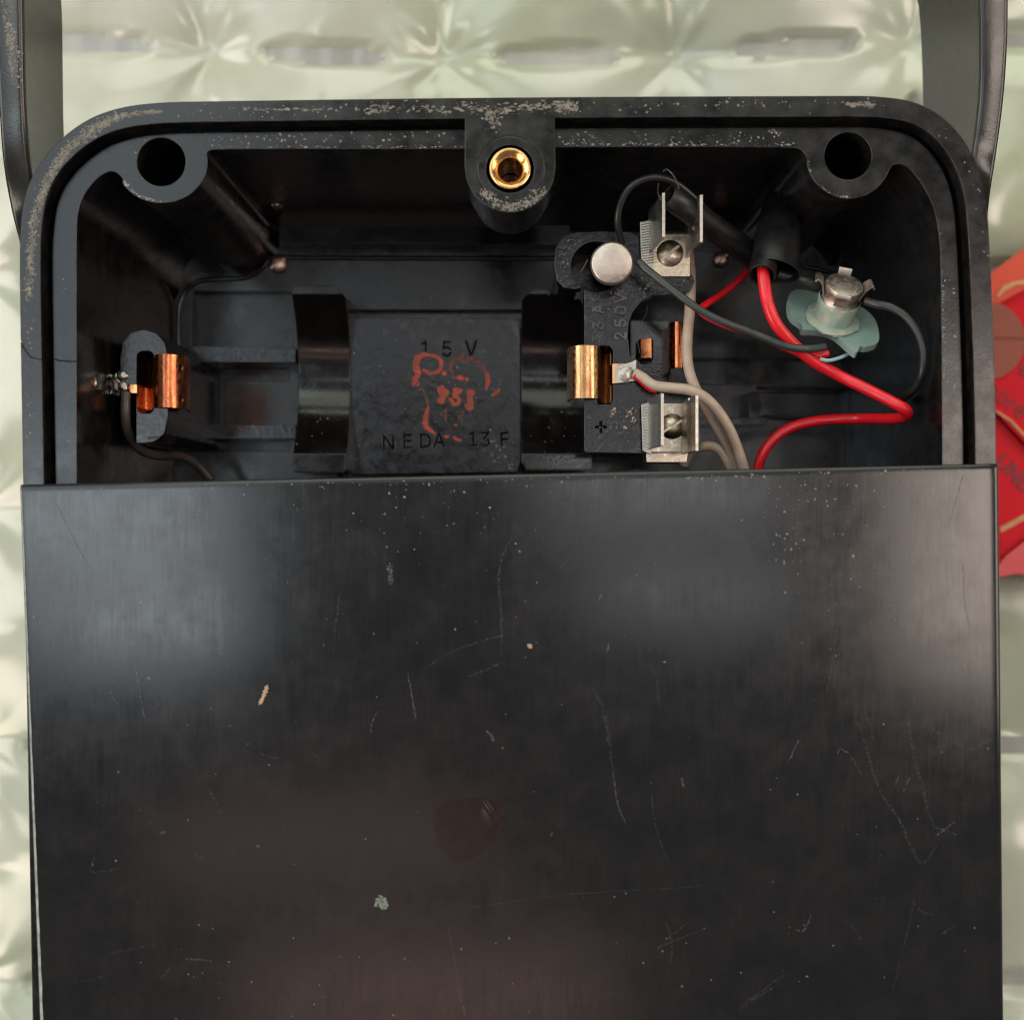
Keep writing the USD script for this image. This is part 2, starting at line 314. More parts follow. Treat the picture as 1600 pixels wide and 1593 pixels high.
# boss skirt slopes back to the wall
sk = PP([(735, 140), (860, 140), (862, 240)] + [(797 + 64*math.cos(math.radians(a)), 246 + 62*math.sin(math.radians(a))) for a in np.linspace(0, 180, 24)] + [(733, 240)], 0.0)
case += ext(sk.intersection(O.buffer(-2)), -24, -9.4)
for cx, cy, r in ((252, 253, 38), (1325, 244, 37)):
    case -= ext(circ(cx, cy, r, -2.5), -42, 1)
case -= ext(circ(797, 264, 53, 0).difference(circ(797, 264, 51, 0)), -0.12, 1)
case -= ext(circ(797, 264, 37.5, 0), -9, 1)
# hairline cracks of the left rim
for pts, z in ((((28, 523), (38, 545), (48, 558), (64, 562)), 0.0), (((79, 560), (95, 564), (122, 565)), -2.5)):
    case -= ext(LineString([tuple(P(*p, z)[:2]) for p in pts]).buffer(0.055), z - 0.5, z + 1)
case = case.trim_by_plane((0, 1, 0), -140.0)
meter = thing('multimeter', 'black bakelite multimeter lying face down with its battery compartment open', 'multimeter', (0, 0, -82))
body = obj('case', case, 'bakelite', meter, smooth=30)

# brass insert
def at(mesh, px_, py_, z):
    mesh = mesh.copy(); mesh.apply_translation(P(px_, py_, z)); return mesh
ins = lathe([(1.45, -8), (1.45, -1.0), (1.75, -0.5), (2.35, 0.02), (2.6, 0.08), (2.82, 0.0), (2.92, -0.25), (2.92, -6)], 48)
obj('threaded_insert', at(ins, 797, 263, -0.35), 'brass', meter)

# ------------------------------------------------------------------ inside of the compartment
def inside(name, pts, z0, z1, mat='bakelite_inside', rnd=0.8, **kw):
    g = PP(pts, z1)
    if rnd: g = g.buffer(-rnd).buffer(rnd, quad_segs=6)
    return obj(name, ext(g, z0, z1), mat, meter, **kw)
def rect(a, b, c, d): return [(a, b), (c, b), (c, d), (a, d)]
pan = PP([(272, 1000), (272, 470), (285, 447), (312, 434), (385, 430), (412, 414), (430, 396), (455, 398), (880, 399), (1100, 392), (1215, 400), (1330, 420), (1352, 470), (1352, 1000)], -45.5)
pan = pan.buffer(-1.5).buffer(3).buffer(-1.5)
pan -= PP(rect(300, 455, 458, 548), -45.5).buffer(-.8).buffer(.8)
pan -= PP(rect(1185, 612, 1325, 648), -45.5).buffer(-1).buffer(1)
pan -= PP(rect(1040, 560, 1325, 600), -45.5).buffer(-1).buffer(1)
for g_ in (rect(308, 567, 452, 594), rect(308, 594, 350, 662), rect(536, 484, 816, 499), rect(300, 688, 452, 704), rect(528, 470, 546, 760)):
    pan -= PP(g_, -45.5)
fp = ext(pan, FLOOR - 0.4, -45.5)
obj('floor_panel', fp, 'bakelite_floor', meter)
inside('back_ledge', [(432, 340), (890, 340), (890, 382), (440, 382)], -47.8, -43.5, rnd=.3)
def bead(pts, r=.42, z=-45.5): wire_('moulded_bead', [(x, y, z) for x, y in pts], r)
def wire_(name, pts, r):
    q = spline(np.array([P(*p) for p in pts]), 10); return obj(name, tube(q, r, 12), 'bakelite_inside', meter, smooth=True)
bead([(279, 640), (279, 500), (283, 470), (296, 448), (320, 438), (384, 434), (410, 419), (428, 402), (470, 403), (880, 404), (1000, 400)])
bead([(1345, 640), (1345, 480), (1330, 440), (1300, 426), (1210, 408)])
bead([(1392, 640), (1392, 505), (1398, 482), (1420, 474)], .5, -36)
bead([(1182, 606), (1325, 608), (1330, 620), (1330, 652), (1180, 652)], .35)
inside('guide_rail', [(296, 541), (462, 543), (462, 566), (318, 566)], -47, -38.0, mat='bakelite_plate', rnd=0.2)
inside('guide_rail', [(300, 664), (462, 664), (462, 685), (318, 685)], -47, -38.0, mat='bakelite_plate', rnd=0.2)
inside('partition_rib', rect(1330, 555, 1345, 1000), -47, -42, rnd=0.3)
inside('partition_rib', rect(1090, 652, 1200, 664), -47, -38, rnd=0.3)
inside('partition_rib', rect(1170, 612, 1190, 662), -47, -40, rnd=0.3)
inside('partition_rib', rect(1330, 405, 1395, 412), -47, -42, rnd=0.1)

SA, SL = -31.0, -37.0                                   # saddle edge, lowest line
def saddle(x0, x1, pts):
    g = PP(pts, SA).buffer(-0.7).buffer(0.7, quad_segs=8)
    m = ext(g, FLOOR + 0.5, SA)
    yc = float(P(0, 584, SA)[1])
    half = 125 * float(kz(SA)); sag = SA - SL; R = (half*half + sag*sag) / (2*sag)
    c = m3.Manifold.cylinder(300, R, R, 160, True).rotate((0, 90, 0)).translate((0, yc, SL + R))
    return m - c
obj('battery_saddle', saddle(0, 0, [(456, 452), (462, 446), (526, 446), (540, 466), (541, 738), (458, 738)]), 'brown_gloss', meter)
obj('battery_saddle', saddle(0, 0, [(815, 468), (832, 452), (925, 452), (925, 734), (822, 734), (815, 722)]), 'brown_gloss', meter)

# flat plate with engraved lettering
BZ = -37.4
plate = ext(PP([(540, 497), (812, 497), (814, 720), (808, 737), (543, 741)], BZ).buffer(-.3).buffer(.3), FLOOR + 0.6, BZ)
def glyph(ch, x, y, hpx, z, rot=0, depth=1.0, bold=False, wide=1.0):
    t = meshkit.text_mesh(ch, hpx * float(kz(z)), depth, bold)
    t.apply_scale((wide, 1, 1)); t.apply_translation((0, 0, -depth/2))
    t.apply_transform(trimesh.transformations.rotation_matrix(math.radians(rot), (0, 0, 1)))
    t.apply_translation(P(x, y, z)); return t
eng = [('1', 655, 557), ('.', 675, 558), ('5', 689, 557), ('V', 726, 556)]
eng2 = [('N', 596, 702), ('E', 628, 700.5), ('D', 654, 699.5), ('A', 676, 699), ('1', 729, 697), ('3', 749, 697), ('F', 780, 697)]
BOLD = False; cut = m3.Manifold(); fill = []
for ch, x, y in eng: cut = cut + man(glyph(ch, x, y, 24, BZ, 1, 0.9, BOLD, 0.92)); fill.append(glyph(ch, x, y, 24, BZ - .36, 1, 0.2, BOLD, 0.92))
for ch, x, y in eng2: cut = cut + man(glyph(ch, x, y, 22, BZ, 1.5, 0.9, BOLD, 1.0)); fill.append(glyph(ch, x, y, 22, BZ - .36, 1.5, 0.2, BOLD, 1.0))
bp = obj('battery_plate', plate - cut, 'bakelite_plate', meter, label='flat plate engraved 1.5 V and NEDA 13F with orange ink marks')

for f_ in fill: obj('letter_shade', f_, 'recess_shade', bp)
def paint(name, strokes, mat, z, w_noise=0.25, parent=None, seed=0, h=0.03):
    """flat irregular brush or stamp strokes: each is a list of (px x, px y, half width)"""
    shapes = []
    rg = np.random.default_rng(seed)
    for s in strokes:
        q = spline(np.array(s, float), 8) if len(s) > 1 else np.array(s, float)
        for a in q:
            c = P(a[0] + rg.normal(0, .4), a[1] + rg.normal(0, .4), z)
            shapes.append(Point(c[0], c[1]).buffer(0.86*a[2]*float(kz(z))*(1 + rg.normal(0, w_noise*0.5)), quad_segs=4))
    g = unary_union(shapes).buffer(0.02).simplify(0.01)
    return obj(name, ext(g, z + 0.004, z + h), mat, parent if parent is not None else meter, smooth=False)
red = [[(664, 553, 4), (652, 560, 5), (650, 575, 6), (654, 584, 5), (648, 592, 4), (646, 602, 3)],
       [(655, 556, 3), (672, 555, 3), (684, 558, 3), (690, 568, 3.5), (685, 580, 3.5), (672, 583, 3.5), (662, 578, 3)],
       [(646, 590, 3), (650, 597, 5), (653, 600, 3)], [(694.5, 583.5, 5)], [(716, 589, 3.5), (722, 591, 4)], [(730, 592, 3.6)],
       [(761, 585, 3), (762.5, 593, 4), (760, 606, 3)], [(768, 618, 1.5), (775, 613, 3.4), (780, 608, 2)],
       [(669, 634, 2), (666, 648, 4), (664, 658, 4.5), (668, 668, 4), (675, 674, 3), (680, 678, 2)],
       [(694, 681, 1.6), (699, 682, 2.2)], [(709, 683, 2.2), (714, 686, 3), (722, 688, 1.2)], [(710, 664, 1.4), (713, 665, 1.2)],
       # stamped figures
       [(690, 605, 5), (690, 612, 6.5), (698, 613, 5.5)], [(691, 617, 4), (692, 623, 5)], [(686, 625, 3.5), (691, 627, 4.5)],
       [(709, 608, 2.5), (716, 609, 3.2), (721, 610, 2.3)], [(718, 612, 3.5), (709, 617, 4)], [(704, 624, 3.2), (709, 631, 3.2), (716, 630, 3.2), (717, 622, 3.2), (709, 619, 3)],
       [(732, 613, 4.5), (738, 614, 4.5)], [(735, 617, 5), (734, 625, 4.6), (736, 633, 5)], [(729, 634, 3.5), (735, 637, 5)]]
faded = [[(723, 551, 1.5), (722, 557, 2.6), (708, 563, 3.2), (705, 574, 3.5), (709, 588, 3.2), (718, 591, 2.5)],
         [(718, 561, 3), (725, 564, 4), (735, 560, 3)], [(735, 558, 2.6), (746, 566, 3.6), (755, 576, 3), (760, 584, 2.6)],
         [(659, 604, 2), (665, 618, 2), (669, 634, 2)], [(643, 596, 2.4), (647, 602, 2)],
         [(696, 642, 1.6), (688, 647, 1.4), (698, 650, 1.6)], [(697, 640, 1.6), (696, 658, 1.8)],
         [(712, 644, 1.8), (722, 643, 1.8), (723, 648, 1.6), (716, 651, 1.5), (722, 656, 1.4), (721, 661, 1.2)]]
paint('ink_mark', red, 'red_paint', BZ, seed=1)
paint('ink_mark', faded, 'faded_paint', BZ, seed=2, h=0.018)

# left contact block with slot, copper contact, solder lug and brown wire
CZ = -14.0
blk = PP([(190, 690), (188, 560), (192, 535), (205, 520), (224, 515), (244, 521), (257, 535), (262, 560), (262, 650), (256, 678), (240, 690), (222, 692)], CZ)
blk = blk.buffer(-.6).buffer(.6, quad_segs=8)
bm = ext(blk, FLOOR + 0.5, CZ) - ext(PP(rect(213, 548, 241, 646), CZ).buffer(-1).buffer(1), CZ - 9, CZ + 1)
bm -= ext(PP(rect(180, 600, 213, 720), CZ), CZ - 12, CZ + 1)
bm -= ext(PP(rect(232, 683, 248, 686), CZ), CZ - 0.4, CZ + 1)
bm -= ext(PP([(241, 560), (300, 560), (300, 636), (241, 636)], CZ), CZ - 7, CZ + 1)
obj('contact_block', bm, 'bakelite_plate', meter)
lc = strip([(214, CZ - 4), (222, CZ - 6.0), (232, CZ - 6.4), (239, CZ - 5), (241, CZ - 1.5), (246, CZ + 0.5), (256, CZ + 1.2), (268, CZ + 0.9), (279, CZ + 0.0), (287, CZ - 1.6), (293, CZ - 4), (296, CZ - 9)], 558, 640, 0.35)
for yy in (574, 624):
    c = P(285, yy, CZ)
    lc = lc - m3.Manifold.cylinder(9, 0.55, 0.55, 20, True).rotate((0, 90, 0)).translate((float(c[0]) + 2.2, float(c[1]), CZ - 0.35))
lcp = obj('battery_contact', lc, 'copper', meter)
obj('contact_tab', strip([(196, CZ - 1.6), (203, CZ - 0.9), (213, CZ - 1.2), (216, CZ - 4)], 584, 615, 0.4), 'bronze', lcp)
blob = trimesh.creation.icosphere(3, 1.0)
def lump(x, y, z, sx, sy, sz, seed, amp=0.35):
    b = blob.copy(); v = b.vertices
    d = 1 + amp*(meshkit.fbm(v*1.7 + seed*3.1, 3, seed) - 0.5)*2
    b.vertices = v*d[:, None]*np.array([sx, sy, sz]); b.apply_translation(P(x, y, z)); return b
sol = [lump(187, 600, CZ - 1.2, 1.5, 1.7, .9, 1), lump(193, 587, CZ - 0.4, .95, .95, .9, 2, .15), lump(193, 604, CZ - .3, .8, .8, .7, 3, .2)]
star = PP([(167, 582), (176, 586), (186, 590), (200, 590), (202, 612), (190, 612), (180, 613), (172, 616), (175, 604), (175, 592)], CZ - 1.2)
sol.append(tri(ext(star, CZ - 2.0, CZ - 1.0)))
obj('solder_joint', cat_(sol), 'solder', lcp)
def wire(name, pts, r, mat, parent=None, n=12, sides=14):
    q = np.array([P(x, y, z) for x, y, z in pts]); q = spline(q, n)
    return obj(name, tube(q, r, sides), mat, parent if parent is not None else meter, smooth=True)
wire('connecting_wire', [(197, 612, -14.2), (196, 640, -14), (198, 668, -15), (208, 690, -17), (226, 706, -20), (252, 712, -24), (280, 712, -28), (305, 724, -31), (330, 750, -33)], 0.72, 'brown_wire')
wire('solder_reflection', [(116, 600, -6), (126, 598, -7), (140, 598, -9), (147, 599, -9.5)], 1.0, 'rusty_screw')  # added rod standing for the solder joint mirrored in the glossy wall

# ------------------------------------------------------------------ terminal plate for fuse, clips and right contact
TZ = -16.0
tp = PP([(870, 438), (866, 412), (868, 388), (880, 370), (902, 363), (948, 362), (985, 363), (1000, 372), (1003, 405), (1030, 418), (1082, 430), (1085, 440), (1078, 455), (1052, 460),
         (1020, 462), (1002, 470), (988, 488), (982, 505), (981, 528), (984, 556), (1000, 566), (1004, 590), (1015, 603), (1040, 608), (1078, 610), (1092, 625), (1096, 690), (1090, 706), (1000, 708), (913, 706), (913, 448), (900, 452), (882, 450)], TZ)
tp = tp.buffer(-.35).buffer(.7).buffer(-.35)
tpm = ext(tp, TZ - 3.5, TZ) + ext(tp.buffer(-0.5).intersection(PP(rect(860, 360, 1004, 706), TZ)), FLOOR + .4, TZ - 1)
tpm -= ext(circ(932, 417, 40, TZ), TZ - 14, TZ + 1)
tpm -= ext(PP([(933, 545), (938, 540), (952, 540), (958, 547), (958, 625), (954, 632), (936, 632), (933, 628)], TZ), TZ - 10, TZ + 1)
tpm -= man(glyph('+', 926, 678, 27, TZ, 0, 0.9, True, 1.0))
arc = LineString([tuple(P(940 + 74*math.cos(math.radians(a)), 590 + 74*math.sin(math.radians(a)), TZ)[:2]) for a in range(-70, -12, 6)]).buffer(.06)
tpm -= ext(arc, TZ - .25, TZ + 1)
tplate = obj('terminal_plate', tpm, 'bakelite_plate', meter, label='terminal plate marked 3A, 250V and plus')
obj('letter_shade', glyph('+', 926, 678, 27, TZ - .38, 0, 0.2, True), 'recess_shade', tplate)
let = [tri(glyph(ch, x, y, 17, TZ, 90, 0.8, True)) for ch, x, y in (('3', 943, 517), ('A', 943, 492))]
let += [tri(glyph(ch, x, y, 18, TZ, 90, 0.8, True)) for ch, x, y in (('2', 978, 534), ('5', 978, 514), ('0', 978, 494), ('V', 978, 475))]
for t_ in let: obj('raised_letter', t_, 'black_gloss', tplate)
rc = strip([(955, TZ - 5), (952, TZ - 8), (944, TZ - 8.5), (937, TZ - 5), (935, TZ + 0.2), (928, TZ + 1.6), (916, TZ + 2.1), (905, TZ + 1.9), (896, TZ + .9), (890, TZ - 1.5), (888, TZ - 5)], 545, 626, 0.4)
rcp = obj('battery_contact', rc, 'bronze', meter, label='brass coloured contact spring by the terminal plate')
obj('contact_tab', strip([(954, TZ - 3), (958, TZ + .2), (966, TZ + .35), (982, TZ + 0.5)], 569, 600, 0.35), 'bronze', rcp)
obj('solder_joint', cat_([tri(ext(PP([(962, 573), (985, 567), (993, 563), (993, 596), (975, 598), (961, 600)], TZ), TZ + .55, TZ + 1.1)), lump(978, 584, TZ + .9, 1.2, 1.3, .5, 6, .2)]), 'steel', rcp)
# second pair of contacts beyond the plate
obj('battery_contact', strip([(997, -25), (1002, -22.5), (1017, -22.0), (1019, -25)], 531, 561, 0.35), 'copper', meter)
obj('battery_contact', strip([(1045, -27), (1046, -22), (1053, -19.5), (1062, -19), (1067, -20), (1068, -25)], 507, 578, 0.35), 'copper', meter)
inside('contact_holder', rect(985, 500, 1048, 600), -46, -26, rnd=.4)

def screw(x, y, z, r, ang, mat):
    h = lathe([(0.0, 0.75), (r*0.45, 0.68), (r*0.8, 0.42), (r, 0.0), (r, -0.8)], 36)
    m = m3.Manifold.hull_points(h.vertices.tolist())
    m -= m3.Manifold.cube((r*2.4, 0.42, 0.7), True).translate((0, 0, 0.6)).rotate((0, 0, ang))
    return m.translate(tuple(P(x, y, z)))
def clip(y0, y1, foot, lx, rx, by0, by1, scr, rib_y, zt=-4.0):
    """steel fuse clip: ribbed foot, two upright leaves with turned tops, base with screw"""
    b = ext(PP([(lx - 18, by0), (rx - 18, by0), (rx - 18, by1), (lx - 18, by1)], TZ + .5), TZ + .05, TZ + .55)
    def leaf(x_top, y0_, y1_, lean, tilt):
        c = P(x_top, 0, zt)[0]
        prof = spline(np.array([(c - tilt, TZ + .3), (c - tilt*.9, TZ + 3), (c - tilt*.65 - lean, TZ + 7), (c - tilt*.3 - lean*.3, TZ + 9.5), (c, zt)]), 5)
        pg = LineString(prof).buffer(.21, cap_style=2, quad_segs=4)
        ya, yb = P(0, y1_, TZ + 4)[1], P(0, y0_, TZ + 4)[1]
        m = ext(pg, 0, yb - ya).transform(np.array([[1, 0, 0, 0], [0, 0, -1, yb], [0, 1, 0, 0]], float))
        return m
    L = leaf(lx, y0, y1, -0.2, .7); R = leaf(rx, y0 + 3, y1 + 8, 0.25, .55)
    ft = ext(PP([(foot, rib_y[0] + 5), (lx - 17, rib_y[0]), (lx - 17, rib_y[1] + 6), (foot + 2, rib_y[1])], TZ + 1.5), TZ + .8, TZ + 1.5)
    hh = P(1079, by0 - 8, TZ + 8)
    R = R - m3.Manifold.cylinder(6, .42, .42, 20, True).rotate((0, 90, 0)).translate((float(P(rx, 0, zt)[0]) - 1, float(hh[1]), TZ + 8.5))
    R = R.trim_by_plane((0, .7, -.7), float(P(0, y1 + 4, zt)[1])*.7 - (zt)*.7)
    pr = obj('fuse_clip', L + R + ft, 'steel', meter)
    obj('clip_base', b, 'tan_steel', pr)
    ribs = []
    ys = np.linspace(rib_y[0] + 5, rib_y[1] - 1, 17)
    for yy in ys:
        a, c = P(foot + 2, yy, TZ + 1.5), P(lx - 16, yy - 3, TZ + 1.5)
        ribs.append(tube([a, c], 0.085, 8))
    obj('ribbing', cat_(ribs), 'steel', pr, kind='stuff')
    obj('screw', screw(scr[0], scr[1], TZ + .55, scr[2]*float(kz(TZ)), scr[3], 'tan_steel'), 'tan_steel', pr)
    return pr
clip(322, 388, 1000, 1037, 1096, 366, 432, (1047, 396, 21, 40), (342, 414))
clip(622, 700, 1002, 1035, 1089, 630, 706, (1050, 666, 20, 32), (627, 704))
obj('clip_bracket', ext(PP([(1008, 700), (1075, 700), (1072, 722), (1010, 722)], TZ - 2), TZ - 8, TZ - 1.5), 'tan_steel', meter)

# floor screws
for x, y, z, r in ((434, 412, -44.6, 15), (1127, 405, -44.6, 13), (432, 318, -30, 9)):
    obj('floor_screw', screw(x, y, z, r*float(kz(z)), 35, 'rusty_screw'), 'rusty_screw', meter)

# wiring of the meter
wire('beige_wire', [(1074, 380, -19), (1079, 430, -18), (1078, 480, -17), (1074, 530, -16), (1075, 570, -15.5), (1086, 605, -15), (1110, 650, -15), (1133, 690, -16), (1152, 735, -18), (1165, 790, -22)], 0.80, 'beige_wire')
wire('beige_wire', [(992, 583, -14.5), (1004, 590, -14), (1022, 602, -13.4), (1050, 606, -12.4), (1075, 609, -12.2), (1100, 620, -12.4), (1124, 645, -13), (1145, 682, -14), (1163, 735, -16), (1175, 790, -19)], 0.80, 'beige_wire')
wire('beige_wire', [(1068, 726, -20), (1078, 708, -19), (1095, 698, -17.5), (1113, 697, -17), (1128, 706, -17), (1143, 732, -18), (1155, 780, -22)], 0.78, 'beige_wire')
wire('red_tip', [(994, 584.5, -14.3), (1004, 593, -14.1), (1016, 603.5, -13.8), (1028, 608, -13.7)], 0.73, 'red_wire')
wire('red_wire', [(1176, 408, -24), (1160, 432, -22), (1130, 458, -20), (1105, 474, -18), (1094, 484, -17), (1104, 494, -16.5), (1135, 508, -15.5), (1180, 522, -14.5), (1225, 542, -13), (1265, 556, -12), (1295, 552, -12)], 0.55, 'red_wire')

# ------------------------------------------------------------------ carrying handle, part of the meter
hp_out = [(-12, -130), (-11, -40), (-9, 60), (-5, 150), (2, 250), (16, 330), (34, 400), (60, 500), (70, 700)]
hp_in = [(30, -100), (34, -40), (36, 60), (38, 150), (44, 240), (54, 310), (66, 390), (86, 500), (98, 700)]
ro = [(1577, -130), (1578, -40), (1577, 60), (1571, 150), (1560, 235), (1550, 300), (1536, 400), (1500, 520), (1480, 700)]
ri = [(1526, -100), (1530, -40), (1532, 60), (1531, 140), (1524, 210), (1514, 280), (1500, 390), (1465, 520), (1440, 700)]
def hz(y): return -8 - 0.02*(y + 130) - (0.05*(y-300) if y > 300 else 0)
def band(outer, inner, depth=20.0):
    o = spline(np.array([P(x, y, hz(y)) for x, y in outer]), 8); i = spline(np.array([P(x, y, hz(y)) for x, y in inner]), 8)
    return o, i
lo, li = band(hp_out, hp_in); rro, rri = band(ro, ri)
topo = spline(np.array([rro[0], P(1540, -260, -6.5), P(1400, -330, -6), P(800, -345, -6), P(180, -330, -6), P(30, -260, -6.5), lo[0]]), 10)[1:-1]
topi = spline(np.array([rri[0], P(1495, -215, -6.5), P(1380, -270, -6), P(800, -285, -6), P(210, -270, -6), P(72, -215, -6.5), li[0]]), 10)[1:-1]
oo = np.vstack([rro[::-1], topo, lo]); ii = np.vstack([rri[::-1], topi, li])
def ring_band(oo, ii, depth):
    n = len(oo); dn = np.stack([oo[:, 0]*0, oo[:, 0]*0, -(depth + 5.0*np.clip(oo[:, 0]/74, -1, 1))], 1); ch = 0.8
    w = (ii - oo); w /= np.linalg.norm(w, axis=1, keepdims=True)
    rows = [oo + [0, 0, -ch], oo + w*ch*.3 + [0, 0, -ch*.3], oo + w*ch, ii - w*ch, ii - w*ch*.3 + [0, 0, -ch*.3], ii + [0, 0, -ch], ii + dn*0.5 - w*0.5, ii + dn, oo + dn]
    v = np.stack(rows, 1); m = len(rows); v = v.reshape(-1, 3); f = []
    for a in range(n-1):
        for b in range(m):
            A, B = a*m + b, a*m + (b+1) % m
            f += [(A, A+m, B+m), (A, B+m, B)]
    for e, fl in ((0, 1), ((n-1)*m, -1)):
        for b in range(1, m-1): f.append((e, e+b, e+b+1)[::fl])
    t = trimesh.Trimesh(v, np.array(f), process=False)
    return t
hb = ring_band(oo, ii, 22.0); hb.fix_normals()
hn = obj('carry_handle', hb, 'handle_rubber', meter, smooth=40)

# ------------------------------------------------------------------ dust and chalky wear on the rim
from shapely import prepared
LIP = unary_union([O.difference(lip_in), boss.intersection(O).difference(circ(797, 264, 39, 0))]).buffer(-.02)
LEDGE = gro_in.difference(I).difference(boss.buffer(.1)).difference(unary_union([circ(252, 253, 39, -2.5), circ(1325, 244, 38, -2.5)])).buffer(-.02)
TPP = tp.difference(circ(932, 417, 41, TZ)).difference(PP(rect(931, 538, 960, 634), TZ)).buffer(-.02)
def flakes(strokes, z, zj=0.03, seed=0, jag=0.5, within=None):
    """strokes: (polyline px, spread px, count, size min, size max, stretch)"""
    rg = np.random.default_rng(seed); vs, fs, c = [], [], 0
    for pts, spread, count, s0, s1, stv in strokes:
        ls = LineString(pts)
        for _ in range(count):
            d = rg.random() * ls.length; p = ls.interpolate(d); q = ls.interpolate(min(d + 1, ls.length)); q0 = ls.interpolate(max(d - 1, 0))
            ang = math.atan2(-(q.y - q0.y), q.x - q0.x) if stv > 1 else rg.random()*6.28
            off = rg.normal(0, spread, 2); s = s0 + (s1 - s0)*rg.random()**2.2
            zz = (z(p.x + off[0], p.y + off[1]) if callable(z) else z)
            ctr = P(p.x + off[0], p.y + off[1], zz + 0.006); k = float(kz(zz)); n = 7
            a = np.linspace(0, 2*np.pi, n, endpoint=False)
            r = s*k*0.5*(1 + rg.uniform(-jag, jag, n))
            lx, ly = r*np.cos(a)*math.sqrt(stv), r*np.sin(a)/math.sqrt(stv)
            X = ctr[0] + lx*math.cos(ang) - ly*math.sin(ang); Y = ctr[1] + lx*math.sin(ang) + ly*math.cos(ang)
            h = zj*rg.uniform(.3, 1)
            if within is not None and not within.contains(Polygon(np.stack([X, Y], 1)).buffer(0)): continue
            vs += [np.stack([X, Y, np.full(n, ctr[2])], 1), np.array([[ctr[0], ctr[1], ctr[2] + h]])]
            fs += [(c+i, c+(i+1) % n, c+n) for i in range(n)]; c += n + 1
    return trimesh.Trimesh(np.vstack(vs), np.array(fs), process=False)
chalk = flakes([([(44, 470), (48, 400), (54, 340), (72, 285), (104, 235), (145, 200), (190, 182)], 3.6, 1500, 0.8, 4.0, 1),
                ([(60, 320), (85, 262), (120, 222), (165, 192)], 6.0, 600, .8, 3.6, 1),
                ([(190, 180), (250, 174)], 1.5, 160, 1, 6, 2), ([(280, 176), (600, 170)], 6, 70, 1, 4, 1), ([(380, 171), (520, 170)], 1.2, 60, 1, 6, 3),
                ([(570, 170), (640, 169), (700, 172)], 4, 140, 1, 5, 2), ([(712, 166), (780, 171), (850, 166), (895, 166)], 4.5, 240, 1, 6, 2), ([(760, 176), (775, 195)], 6, 90, 1, 6, 1),
                ([(872, 166), (900, 168)], 4, 90, 1, 6, 1), ([(900, 165), (1380, 160)], 5, 90, 1, 4, 1), ([(1320, 162), (1365, 164)], 1.5, 70, 1, 6, 3),
                ([(1430, 175), (1490, 220), (1525, 290), (1542, 400), (1550, 700)], 6, 35, 1, 4, 1), ([(42, 480), (48, 730)], 6, 60, 1, 4, 1),
                ([(755, 300), (775, 318), (800, 325), (830, 318), (850, 300)], 5, 420, 1, 4.5, 1)], 0.0, 0.02, 3, within=LIP)
obj('chalky_wear', chalk, 'dust', meter, smooth=False, kind='stuff', label='cream chalky wear on the rim')
grit = flakes([([(330, 215), (720, 212)], 6, 110, 1, 5, 1), ([(330, 229), (725, 230)], 1.5, 90, 1, 4, 2), ([(872, 226), (1240, 226)], 1.8, 120, 1, 4, 2), ([(872, 215), (1240, 214)], 6, 110, 1, 4, 1),
               ([(1258, 240), (1268, 280), (1300, 305), (1340, 312)], 1.0, 130, 1, 5, 1), ([(1400, 258), (1440, 292), (1465, 345), (1473, 450), (1475, 720)], 1.6, 300, .7, 3.4, 1),
               ([(1490, 420), (1495, 720)], 7, 45, 1, 5, 1), ([(194, 285), (215, 305), (250, 316)], 1.0, 60, 1, 4, 1), ([(100, 420), (100, 730)], 9, 60, 1, 3, 1), ([(150, 250), (330, 240)], 25, 30, 1, 4, 1),
               ([(1200, 205), (1215, 200)], 4, 25, 1, 5, 1)], -2.5, 0.03, 4, within=LEDGE)
obj('grit', grit, 'grit', meter, smooth=False, kind='stuff')
spk = flakes([([(905, 375), (880, 400), (880, 440)], 9, 170, 1, 3.2, 1), ([(930, 455), (935, 540)], 10, 90, 1, 2.6, 1), ([(960, 450), (1060, 445)], 9, 170, 1, 3, 1), ([(920, 600), (990, 690)], 22, 90, 1, 3, 1)], TZ, 0.12, 5, .2, within=TPP)
obj('grit', spk, 'grit', meter, smooth=False, kind='stuff')
brn = flakes([([(958, 645), (964, 640)], 3, 12, 2, 6, 1), ([(978, 650), (992, 642)], 4, 22, 2, 7, 1), ([(988, 655), (990, 660)], 2, 8, 2, 6, 1), ([(975, 665), (978, 678)], 4, 10, 1, 5, 1)], TZ, 0.2, 8, .5, within=TPP)
obj('rust_crumbs', brn, 'rusty_screw', meter, smooth=False, kind='stuff')
def zs(x, y):
    yc = 584; half = 125*float(kz(SA)); sag = SA - SL; R = (half*half + sag*sag)/(2*sag); d = min(abs(y - yc)*float(kz(SA)), half)
    return SL + R - math.sqrt(R*R - d*d)
spk2 = flakes([([(862, 470), (862, 560)], 17, 190, 1, 3.4, 1), ([(862, 560), (862, 690)], 17, 60, 1, 3, 1), ([(500, 600), (500, 690)], 20, 26, 1, 3, 1)], zs, 0.15, 6, .2)
obj('grit', spk2, 'grit', meter, smooth=False, kind='stuff')
obj('grit', flakes([([(550, 510), (550, 730)], 30, 60, 1, 3, 1), ([(640, 600), (800, 600)], 50, 120, 1, 3, 1), ([(760, 700), (800, 720)], 14, 50, 1, 4, 2)], BZ, 0.08, 9, .3), 'grit', meter, smooth=False, kind='stuff')

